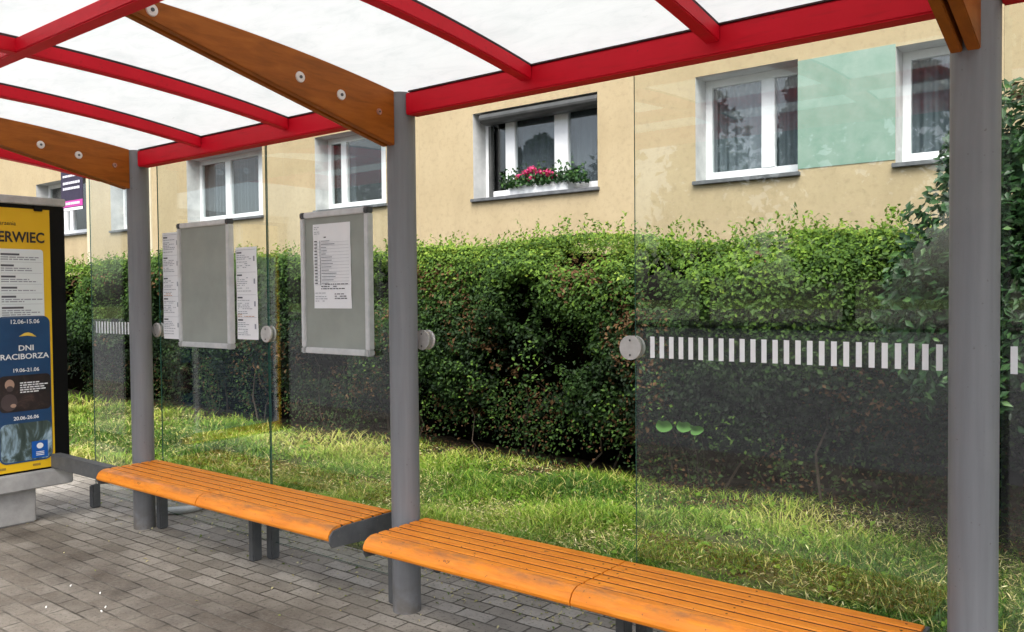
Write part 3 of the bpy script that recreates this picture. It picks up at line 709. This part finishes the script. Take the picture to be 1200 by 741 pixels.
# mullions as measured on the frame plane, per window
MULL = {0: [-21.75, -21.43], 1: [-18.1], 2: [-14.75], 3: [-11.29], 4: [-7.62, -6.71], 5: [-3.735], 6: [-1.70]}
FY = BY + .29
for i, (x0, x1, z0, z1) in enumerate(WINS):
    fz0, fz1 = z0 + .05, z1 - .0
    fr = MB(); t = .062
    rs = {2: -13.75, 3: -10.35}.get(i, x1 - t - .02)
    fr.box(x0, x0 + t + .02, FY, FY + .07, fz0, fz1); fr.box(rs, x1, FY, FY + .07, fz0, fz1)
    xa, xb = x0 + t + .02, rs
    fr.box(xa, xb, FY, FY + .07, fz0, fz0 + .09); fr.box(xa, xb, FY, FY + .07, fz1 - .09, fz1)
    ms = [m for m in MULL[i]]
    for m_ in ms:
        hw = {3: .066, 5: .08}.get(i, .085) if i != 4 or m_ < -7 else .115
        fr.box(m_ - hw, m_ + hw, FY - .006, FY + .076, fz0 + .09, fz1 - .09)
    w = B(fr, 'window', M['white_pvc'], bevel=.004)
    edgesx = [xa] + sum([[m_ - .085, m_ + .085] for m_ in ms], []) + [xb]
    for a, b in zip(edgesx[0::2], edgesx[1::2]):
        B(MB().box(a - .01, b + .01, FY + .03, FY + .042, fz0 + .08, fz1 - .08), 'pane', M['wglass'], w)
    rv = MB()
    rv.quad((x0, BY, z0), (x0, BY, z1), (x0, FY + .07, z1), (x0, FY + .07, z0)); rv.quad((x1, BY, z0), (x1, FY + .07, z0), (x1, FY + .07, z1), (x1, BY, z1))
    rv.quad((x0, BY, z1), (x1, BY, z1), (x1, FY + .07, z1), (x0, FY + .07, z1)); rv.quad((x0, BY, z0), (x0, FY + .07, z0), (x1, FY + .07, z0), (x1, BY, z0))
    B(rv, 'reveal', M['reveal'], w)
    B(MB().box(x0 - .03, x1 + .03, BY - .05, FY - .002, z0 - .035, z0 + .012), 'sill', M['sill'], w, bevel=.006)
    # net curtain in folds
    cu = MB(); n = int((x1 - x0) / .012); vs = []
    covers = {0: (0, .0), 1: (0, 1), 2: (0, 1), 3: (0, .30), 4: (.12, 1), 5: (0, 1), 6: (0, 1)}[i]
    ca, cb = x0 + .05 + (x1 - x0 - .1) * covers[0], x0 + .05 + (x1 - x0 - .1) * covers[1]
    if cb - ca > .1:
        for k in range(n + 1):
            x = ca + (cb - ca) * k / n; y = FY + .16 + .022 * math.sin(x * 52 + 1.3 * math.sin(x * 7)) + .01 * math.sin(x * 23)
            vs += [(x, y, fz0 - .05), (x, y, fz1 + .02)]
        cu.add(vs, [(2 * k, 2 * k + 2, 2 * k + 3, 2 * k + 1) for k in range(n)], 0, True)
        B(cu, 'curtain', M['curtain_mid'] if i == 4 else M['curtain_thin'] if i in (2, 3) else M['curtain'], w)
    if i == 4:
        sb = MB(); prof = []
        for k in range(9):
            a = R(-90 + 180 * k / 8); prof.append((BY + .09 - .10 * math.cos(a) , 4.115 + .078 * math.sin(a)))
        prof += [(BY + .2, 4.193), (BY + .2, 4.037)]
        sb.prism_x(prof, x0 + .12, x1 - .005, smooth=False); B(sb, 'shutter_box', M['shutterbox'], w)
        for g0, g1 in ((x0 + .10, x0 + .15), (x1 - .05, x1 - .01)):
            B(MB().box(g0, g1, FY - .05, FY - .007, z0 + .02, 4.04), 'shutter_guide', M['shutterbox'], w)

# window box with geraniums
wb = empty('flower_box', (-6.93, BY + .12, 2.95), 'white flower box of pink geraniums on the sill of the shuttered window', 'flower box')
local(MB().box(-7.43, -6.43, BY + .02, BY + .22, 2.952, 3.085), wb).build('box', M['white_pvc'], wb, bevel=.01)
n = 1300; P = np.stack([RNG.uniform(-7.55, -6.2, n), RNG.uniform(BY - .07, BY + .26, n), 3.06 + np.abs(RNG.normal(0, .10, n))], 1)
P -= np.array(wb.location); N = RNG.normal(size=(n, 3)) + np.array([0, -.6, .7])
scatter('leaves', M['shrub'], leaves(P, N, RNG.uniform(.04, .075, n), RNG.uniform(.035, .06, n)), LF, RNG.random(n), wb)
for k, (bx, bz) in enumerate(((-7.28, 3.21), (-7.15, 3.25), (-7.02, 3.28), (-6.95, 3.20), (-6.86, 3.23), (-6.76, 3.22), (-6.70, 3.17), (-7.05, 3.15))):
    n = 60; d = RNG.normal(size=(n, 3)); d /= np.linalg.norm(d, axis=1, keepdims=True)
    P = np.array([bx, BY + RNG.uniform(-.02, .1), bz]) + d * np.array([.06, .05, .042]) * RNG.uniform(.4, 1.25, (n, 1)) - np.array(wb.location)
    scatter('bloom', M['petal'], leaves(P, d + .3 * RNG.normal(size=(n, 3)), np.full(n, .04), np.full(n, .034)), LF, RNG.random(n) * (.7 if k != 7 else 1), wb)
# dark plants standing behind the shutter window panes would be lost in the dark: only the lamp-like jar shows
# banner at the far-left window
bn = empty('banner', (-20.5, BY - .08, 3.7), 'dark purple banner with a pink strip hung over the far left window', 'banner')
local(MB().box(-21.12, -20.03, BY - .09, BY - .075, 3.62, 4.75), bn).build('cloth', M['purple'], bn)
local(MB().box(-21.11, -20.04, BY - .095, BY - .091, 3.71, 3.86), bn).build('pink_strip', M['pink'], bn)
BP = principled('banner_print', (.62, .60, .66), .7)
for zz, h in ((4.42, .05), (4.25, .06), (4.12, .06), (3.76, .06)):
    wd = MB(); x = -21.0
    while x < -20.2:
        l = random.uniform(.05, .16); wd.box(x, min(x + l, -20.15), BY - .101, BY - .0955, zz, zz + h); x += l + .025
    local(wd, bn).build('print', BP, bn)
local(MB().box(-21.11, -20.04, BY - .097, BY - .0935, 3.625, 3.69), bn).build('white_strip', M['paper'], bn)

# ------------------------------------------------------------------ hedge
hd = empty('hedge', (-6, 6.4, 0), 'long clipped green hedge with bare dark base along the lawn behind the shelter', 'hedge')
HX0, HX1 = -19.0, 4.5
def ztop(x): return 1.97 + .05 * np.sin(x * 1.1) + .035 * np.sin(x * 3.1 + 1) + .012 * np.clip(-x - 6, 0, 8)
def yfront(x, z):
    b = vnoise(x * 1.6 + 40, z * 1.9 + 9, x * 0 + 3.3, 5) - .5
    base = 5.72 + np.where(z < 1.05, (1.05 - z) ** 1.4 * .62, 0) + np.where(z > 1.75, (z - 1.75) * .8, 0)
    return base + .38 * b + .10 * (vnoise(x * 5 + 3, z * 5, x * 0 + 1.7, 6) - .5)
def front_leaves(n, xa, xb, lsize, per=13):
    """twig ends first, then a bunch of leaves round each"""
    nc = n // per * 2
    x = RNG.uniform(xa, xb, nc); z = .10 + (ztop(x) - .12) * RNG.random(nc) ** .66
    pocket = vnoise(x * 2.3 + 7, z * 2.6 + 2, x * 0 + 5.1, 8)
    dens = np.clip((z + .05) / 1.4, .25, 1) ** 1.5 * np.clip((pocket - .30) * 3.2, .10, 1)
    k = RNG.random(nc) < dens; x, z, pocket = x[k], z[k], pocket[k]; nc = len(x)
    y = yfront(x, z) + RNG.exponential(.09, nc) + np.clip(.55 - pocket, 0, 1) * .5
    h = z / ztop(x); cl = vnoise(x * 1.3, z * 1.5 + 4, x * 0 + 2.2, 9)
    cv = .03 + .58 * np.clip((h - .3) / .7, 0, 1) ** 1.3 + .42 * (cl - .45) + RNG.normal(0, .10, nc)  # hedge self-shadow put into leaf colour downwards; paler new growth on top
    brown = RNG.random(nc) < np.clip(.9 * (vnoise(x * 1.8 + 3, z * 2.3, x * 0 + 8, 12) - .45) * (h < .9), 0, .4)
    rc = lsize * RNG.uniform(1.2, 2.9, nc); ls = lsize * RNG.uniform(.75, 1.35, nc)
    ax = np.stack([RNG.normal(0, .45, nc), -1 + RNG.normal(0, .4, nc), .55 + RNG.normal(0, .4, nc)], 1); ax /= np.linalg.norm(ax, axis=1, keepdims=True)
    i = np.repeat(np.arange(nc), per); m_ = len(i)
    d = RNG.normal(size=(m_, 3)); d /= np.linalg.norm(d, axis=1, keepdims=True)
    P = np.stack([x, y, z], 1)[i] + d * (rc[i] * RNG.random(m_) ** .5)[:, None] + ax[i] * (rc[i] * RNG.uniform(-.6, .8, m_))[:, None]
    P[:, 2] = np.maximum(P[:, 2], .03)
    N = ax[i] * .8 + d * .6 + np.array([0, -.1, .35]) + RNG.normal(0, .25, (m_, 3))
    L = ls[i] * RNG.uniform(.6, 1.3, m_)
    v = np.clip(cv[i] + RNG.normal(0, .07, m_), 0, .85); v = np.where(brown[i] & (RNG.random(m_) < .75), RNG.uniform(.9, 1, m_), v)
    return leaves(P, N, L, L * RNG.uniform(.48, .68, m_)), v
def top_leaves(n, xa, xb, lsize):
    x = RNG.uniform(xa, xb, n); y = 5.82 + 1.35 * RNG.random(n) ** 1.5
    zt = ztop(x) + .05 * (vnoise(x * 3, y * 3, x * 0, 3) - .5)
    z = zt - RNG.exponential(.05, n) + np.where(RNG.random(n) < .06, RNG.uniform(0, .12, n), 0); P = np.stack([x, y, z], 1)
    N = np.stack([RNG.normal(0, .7, n), -.5 + RNG.normal(0, .6, n), .8 + RNG.normal(0, .4, n)], 1); L = lsize * RNG.uniform(.6, 1.3, n)
    v = np.clip(.62 + RNG.normal(0, .13, n) + .3 * (vnoise(x * 2, y * 2, x * 0 + 4, 4) - .5), .2, .88)
    return leaves(P, N, L, L * .6), v
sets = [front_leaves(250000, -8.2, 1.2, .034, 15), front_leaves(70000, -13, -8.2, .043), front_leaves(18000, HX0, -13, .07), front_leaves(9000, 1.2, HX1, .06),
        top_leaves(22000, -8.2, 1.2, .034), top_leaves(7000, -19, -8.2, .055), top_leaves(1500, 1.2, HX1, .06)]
# upright new shoots along the top
sx_, sv_ = [], []
for k in range(420):
    x = RNG.uniform(-15, 1); y = RNG.uniform(5.85, 6.6); hgt = RNG.uniform(.05, .20); m_ = int(5 + hgt * 50)
    zz = ztop(np.array(x)) + np.linspace(-.03, hgt, m_); P = np.stack([np.full(m_, x) + RNG.normal(0, .018, m_) + (zz - zz[0]) * RNG.normal(0, .25), np.full(m_, y) + RNG.normal(0, .018, m_), zz], 1)
    sx_.append(leaves(P, RNG.normal(size=(m_, 3)) + np.array([0, -.5, .6]), RNG.uniform(.028, .05, m_), RNG.uniform(.015, .026, m_))); sv_.append(np.clip(RNG.normal(.72, .08, m_), .4, .88))
sets.append((np.concatenate(sx_), np.concatenate(sv_)))
# darker leaves right down to the ground
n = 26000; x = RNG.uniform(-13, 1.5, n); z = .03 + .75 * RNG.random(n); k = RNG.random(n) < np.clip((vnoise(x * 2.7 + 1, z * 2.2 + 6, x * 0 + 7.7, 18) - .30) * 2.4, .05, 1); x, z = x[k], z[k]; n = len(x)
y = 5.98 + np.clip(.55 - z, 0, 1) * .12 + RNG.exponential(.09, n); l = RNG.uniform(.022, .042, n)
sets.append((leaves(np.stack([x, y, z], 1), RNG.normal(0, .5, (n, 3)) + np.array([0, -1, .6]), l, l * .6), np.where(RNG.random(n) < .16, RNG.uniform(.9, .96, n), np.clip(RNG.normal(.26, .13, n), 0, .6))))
n = 9000; x = RNG.uniform(-13, 1.5, n); y = RNG.uniform(5.45, 6.3, n); l = RNG.uniform(.02, .045, n)
sets.append((leaves(np.stack([x, y, soilz(x, y) + RNG.uniform(.012, .035, n)], 1), RNG.normal(0, .3, (n, 3)) + np.array([0, 0, 1.0]), l, l * .6), np.where(RNG.random(n) < .6, RNG.uniform(.9, .98, n), RNG.uniform(.05, .4, n))))
# nettle-like sprigs low on the front
sx_, sv_ = [], []
for k in range(34):
    x = RNG.uniform(-7, .5); z = RNG.uniform(.35, 1.15); y = float(yfront(np.array([x]), np.array([z]))[0]) - .03; m_ = 42
    P = np.array([x, y, z]) + RNG.normal(size=(m_, 3)) * np.array([.11, .05, .09])
    sx_.append(leaves(P, RNG.normal(0, .45, (m_, 3)) + np.array([0, -.9, .8]), RNG.uniform(.026, .045, m_), RNG.uniform(.016, .028, m_))); sv_.append(np.clip(RNG.normal(.40, .12, m_), .12, .8))
sets.append((np.concatenate(sx_), np.concatenate(sv_)))
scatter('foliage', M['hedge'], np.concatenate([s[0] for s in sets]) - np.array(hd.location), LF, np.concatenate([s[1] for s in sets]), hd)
# hedge shade painted near-black: uneven twig sheet wrapped round the inside
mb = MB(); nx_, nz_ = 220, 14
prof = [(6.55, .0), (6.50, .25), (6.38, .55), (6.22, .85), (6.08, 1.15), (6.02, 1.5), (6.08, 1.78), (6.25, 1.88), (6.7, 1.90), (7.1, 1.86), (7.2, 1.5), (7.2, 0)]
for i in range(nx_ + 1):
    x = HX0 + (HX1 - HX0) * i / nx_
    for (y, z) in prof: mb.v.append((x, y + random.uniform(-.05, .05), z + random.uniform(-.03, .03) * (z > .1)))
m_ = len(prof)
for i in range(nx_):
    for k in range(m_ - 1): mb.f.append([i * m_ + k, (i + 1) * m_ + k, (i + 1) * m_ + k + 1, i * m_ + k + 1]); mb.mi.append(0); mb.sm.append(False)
local(mb, hd).build('twig_shade_core', noisy('twig_shade', (.002, .002, .0015), (.006, .005, .003), 18, 1, spec=0, bump=.8, bscale=50), hd)
random.seed(21)
for k in range(30):
    x = -12 + 13 * (k + 2.5 * random.random()) / 31; y = random.uniform(6.0, 6.45); mb = MB(); p = [x, y, 0]; pts = [tuple(p)]; r0 = random.uniform(.005, .014); rs = [r0]
    for s in range(6):
        p = [p[0] + random.gauss(0, .10), p[1] - random.uniform(-.05, .07), p[2] + random.uniform(.14, .24)]; pts.append(tuple(p)); rs.append(r0 * (1 - .12 * (s + 1)))
    mb.tube(pts, rs, 6); local(mb, hd).build('stem', M['soilstem'], hd)

# tall dark shrub by the right post
sr = empty('tall_shrub', (-.22, 5.42, 0), 'tall glossy dark green shrub rising above the hedge behind the right post', 'shrub')
n = 74000; d = RNG.normal(size=(n, 3)); d /= np.linalg.norm(d, axis=1, keepdims=True); box_ = (np.abs(d) ** 4).sum(1, keepdims=True) ** .25
rad = (.80 + .34 * (vnoise(d[:, 0] * 2.6 + 9, d[:, 1] * 2.6 + 9, d[:, 2] * 3.2 + 9, 14) - .5) * 2 * .9) * RNG.random(n) ** .16
P = d / box_ * rad[:, None] * np.array([1.22, .85, 1.40]) + np.array([.10, 0, 1.38]); k = RNG.random(n) < np.clip((P[:, 2] - .85) / .6, .0, 1); P, dd = P[k], d[k]; n = len(P)
N = dd * .7 + np.array([0, -.35, .55]) + RNG.normal(0, .45, (n, 3))
L = RNG.uniform(.042, .07, n)
scatter('foliage', M['shrub'], leaves(P, N, L, L * .48), LF, np.clip(RNG.normal(.42, .22, n), 0, 1), sr)
for k in range(6):
    a = k * 1.05; pts = [(.1 * math.cos(a), .1 * math.sin(a), 0), (.25 * math.cos(a), .2 * math.sin(a), .7), (.5 * math.cos(a), .35 * math.sin(a), 1.5), (.6 * math.cos(a + .2), .4 * math.sin(a), 2.2)]
    MB().tube(pts, [.03, .025, .018, .008], 7).build('stem', M['soilstem'], sr)
# broad-leaved weed at the hedge foot
wdp = empty('broad_leaved_weed', (-2.8, 5.5, 0), 'pale weed with two round leaves at the foot of the hedge behind the glass', 'weed')
for (dx, dz, r) in ((-.075, .565, .062), (.085, .575, .056), (.18, .56, .05)):
    mb = MB(); k = 22; vs = [(dx, 0, dz)] + [(dx + r * math.cos(a) * (1.05 + .12 * math.sin(3 * a + dx * 40)), -.02 + .015 * math.cos(2 * a) , dz + r * (.78 - .30 * math.exp(-((a - 1.57) / .4) ** 2)) * math.sin(a) + .2 * r) for a in np.linspace(0, 2 * math.pi, k, endpoint=False)]
    mb.add(vs, [(0, 1 + i, 1 + (i + 1) % k) for i in range(k)], 0, True); lf = mb.build('leaf', M['paleleaf'], wdp)
    MB().tube([(dx * .3, .36, 0), (dx * .6, .28, .3), (dx * .9, .1, dz - .02), (dx, .012, dz)], .0018, 5).build('stalk', M['soilstem'], wdp)

# ------------------------------------------------------------------ grass and cuttings
def blades(n, xa, xb, ya, yb, hm, wid, dens):
    x = RNG.uniform(xa, xb, n); y = RNG.uniform(ya, yb, n); k = RNG.random(n) < dens(x, y); x, y = x[k], y[k]; n = len(x)
    h = hm * RNG.uniform(.45, 1.4, n) * (.25 + 1.3 * vnoise(x * 2.9 + 5, y * 2.9, x * 0, 31)); a = RNG.uniform(0, 2 * np.pi, n); lean = RNG.uniform(.2, 2.4, n) * h; z0 = soilz(x, y)
    dx, dy = np.cos(a), np.sin(a); px, py = -dy, dx; w = wid * RNG.uniform(.6, 1.4, n)
    b = np.stack([x, y, z0], 1); s = np.stack([px * w, py * w, z0 * 0], 1); m_ = b + np.stack([dx * lean * .35, dy * lean * .35, h * .6], 1); tp = b + np.stack([dx * lean, dy * lean, h], 1)
    V = np.stack([b - s, b + s, m_ + s * .8, m_ - s * .8, tp], 1)
    pt = vnoise(x * 1.1 + 2, y * 1.1, x * 0, 33); v = np.clip(.40 + 1.15 * (pt - .45) + RNG.normal(0, .17, n), 0, .92); v = np.where(RNG.random(n) < .11, RNG.uniform(.84, 1, n), v)
    return V, v
def gd(x, y):
    far = np.clip((6.25 - y) / .6, .05, 1); bare = 1 - .65 * np.clip((x + 3.5) / .8, 0, 1) * np.clip((y - 4.95) / .6, 0, 1)
    return far * bare * np.where(y < 4.6, 1.35, 1) * np.clip(.40 + 1.5 * (vnoise(x * 1.9, y * 1.9 + 3, x * 0, 37) - .25), .18, 1)
gs = [blades(150000, -6.2, 1.6, 3.45, 6.2, .050, .0036, gd), blades(30000, -12, -6.2, 3.45, 6.2, .07, .006, gd), blades(9000, -22, -12, 3.45, 6.2, .10, .009, gd), blades(5000, 1.6, 5, 3.45, 6, .1, .007, gd)]
o = scatter('grass', M['grassmat'], np.concatenate([a for a, b in gs]), [(0, 1, 2, 3), (3, 2, 4)], np.concatenate([b for a, b in gs]), vpl=5)
tag(o, 'ragged bright green grass between the paving and the hedge', 'grass', kind='stuff')
def cut(n, xa, xb, ya, yb, L):
    x = RNG.uniform(xa, xb, n); y = RNG.uniform(ya, yb, n); k = RNG.random(n) < np.clip(.12 + 2.1 * (vnoise(x * 1.4 + 8, y * 1.4, x * 0, 41) - .3), .06, 1); x, y = x[k], y[k]; n = len(x)
    P = np.stack([x, y, soilz(x, y) + RNG.uniform(.010, .05, n)], 1); N = RNG.normal(0, .35, (n, 3)) + np.array([0, 0, 1.0]); l = L * RNG.uniform(.5, 1.3, n)
    return leaves(P, N, l, l * .15), RNG.random(n)
cs = [cut(64000, -6.2, 1.6, 3.45, 6.0, .042), cut(20000, -13, -6.2, 3.45, 5.9, .06)]
o = scatter('dry_grass_cuttings', M['straw'], np.concatenate([a for a, b in cs]), LF, np.concatenate([b for a, b in cs])); tag(o, 'straw-coloured mown cuttings lying loose over the lawn', 'cuttings', kind='stuff')
n = 900; x = RNG.uniform(-6.6, .2, n); y = 3.42 - RNG.exponential(.22, n); P = np.stack([x, y, np.full(n, .006)], 1); N = RNG.normal(0, .25, (n, 3)) + np.array([0, 0, 1.0]); l = RNG.uniform(.012, .03, n)
o = scatter('leaf_litter', M['straw'], leaves(P, N, l, l * .5), LF, RNG.random(n)); tag(o, 'small dry leaf bits gathered on the paving under the benches', 'leaf litter', kind='stuff')
ws, wv = [], []
for k in range(150):
    x = RNG.uniform(-8, 1.2); y = RNG.uniform(3.55, 5.8); m_ = RNG.integers(5, 10); a = RNG.uniform(0, 2 * np.pi, m_)
    P = np.stack([x + .035 * np.cos(a), y + .035 * np.sin(a), soilz(x, y) + RNG.uniform(.02, .06, m_)], 1); l = RNG.uniform(.03, .065, m_)
    ws.append(leaves(P, np.stack([.5 * np.cos(a), .5 * np.sin(a), np.full(m_, 1.0)], 1), l, l * .62)); wv.append(np.clip(RNG.normal(.35, .12, m_), .05, .7))
o = scatter('lawn_weeds', M['grassmat'], np.concatenate(ws), LF, np.concatenate(wv)); tag(o, 'small broad-leaved weeds dotted through the lawn', 'weeds', kind='stuff')
# white scraps on the paving
sc = [(-4.62, 2.06), (-4.38, 2.10), (-4.40, 1.84), (-4.16, 2.02), (-4.12, 1.98), (-4.60, 1.62)]
for k, (x, y) in enumerate(sc):
    a = random.random() * 3; dx, dy = .006 * math.cos(a), .006 * math.sin(a)
    o = MB().cyl((-dx, -dy, .004), (dx, dy, .004), .004, n=8).build('cigarette_butt', M['litter']); o.location = (x, y, 0)
    tag(o, 'tiny white cigarette butt dropped on the grimy paving in front of the benches', 'cigarette butt', 'cigarette butts scattered on the paving')

# ------------------------------------------------------------------ across the road (seen only as reflections)
random.seed(4)
for k, x in enumerate((-46, -38, -31, -25, -18, -11, -4, 3, 10, 18)):
    H = random.uniform(11, 17); con = k % 2 == 0; y = -31 + random.uniform(-3, 3)
    t = empty('street_tree', (x, y, 0), ('pointed conifer' if con else 'broad leafy tree') + ' across the road mirrored in the window glass', 'tree', 'trees across the road')
    MB().tube([(0, 0, 0), (.1, 0, H * .3), (0, .1, H * .9)], [.28, .2, .04], 8).build('trunk', M['soilstem'], t)
    n = 2600; zf = RNG.random(n) ** (.8 if con else 1)
    rr = ((1 - zf) * H * .2 * (.75 + .5 * ((zf * 9) % 1)) if con else np.sin(np.clip(zf * .95 + .06, 0, 1) * np.pi) ** .6 * H * .3) * np.sqrt(RNG.random(n))
    a = RNG.uniform(0, 2 * np.pi, n); P = np.stack([rr * np.cos(a), rr * np.sin(a), H * (.15 + .85 * zf)], 1) + RNG.normal(0, .2, (n, 3))
    scatter('crown', M['tree'], leaves(P, RNG.normal(size=(n, 3)), RNG.uniform(.5, .9, n), RNG.uniform(.35, .6, n)), LF, RNG.random(n), t)

# ------------------------------------------------------------------ light
W = bpy.data.worlds.new('World'); SC.world = W; W.use_nodes = True
nt = W.node_tree; bg = nt.nodes['Background']; sky = nt.nodes.new('ShaderNodeTexSky'); sky.sky_type = 'NISHITA'; sky.sun_disc = False
EL, AZ = R(58), R(148)
sky.sun_elevation = EL; sky.sun_rotation = AZ; sky.dust_density = 4; sky.air_density = 1.0
hs = nt.nodes.new('ShaderNodeHueSaturation'); hs.inputs['Saturation'].default_value = .55
nt.links.new(sky.outputs[0], hs.inputs['Color']); nt.links.new(hs.outputs[0], bg.inputs[0]); bg.inputs[1].default_value = .15
sl = bpy.data.lights.new('sun', 'SUN'); sl.energy = 2.3; sl.angle = R(38); sl.color = (1, .97, .92)
so = bpy.data.objects.new('sun', sl); COL.objects.link(so); so.location = (0, -10, 20)
sd = Vector((math.sin(AZ) * math.cos(EL), math.cos(AZ) * math.cos(EL), math.sin(EL)))   # towards the sun
so.rotation_euler = sd.to_track_quat('Z', 'Y').to_euler()

# ------------------------------------------------------------------ camera
yaw, pitch, roll = .6611, .0272, -.00934
cy, sy = math.cos(yaw), math.sin(yaw); f0 = Vector((-sy, cy, 0)); r0 = Vector((cy, sy, 0)); u0 = Vector((0, 0, 1))
fw = math.cos(pitch) * f0 - math.sin(pitch) * u0; up = math.sin(pitch) * f0 + math.cos(pitch) * u0
rt = math.cos(roll) * r0 + math.sin(roll) * up; u2 = -math.sin(roll) * r0 + math.cos(roll) * up
cam = bpy.data.cameras.new('camera'); cam.sensor_width = 36; cam.lens = 982.9 / 1200 * 36; cam.clip_end = 500; cam.clip_start = .05
co = bpy.data.objects.new('camera', cam); COL.objects.link(co)
co.matrix_world = Matrix(((rt.x, u2.x, -fw.x, 0), (rt.y, u2.y, -fw.y, 0), (rt.z, u2.z, -fw.z, CAM_H), (0, 0, 0, 1)))
SC.camera = co
SC.view_settings.view_transform = 'Standard'; SC.view_settings.look = 'None'; SC.view_settings.gamma = 1; SC.view_settings.exposure = 1.27
SC.cycles.max_bounces = 10; SC.cycles.transparent_max_bounces = 24; SC.cycles.use_denoising = True
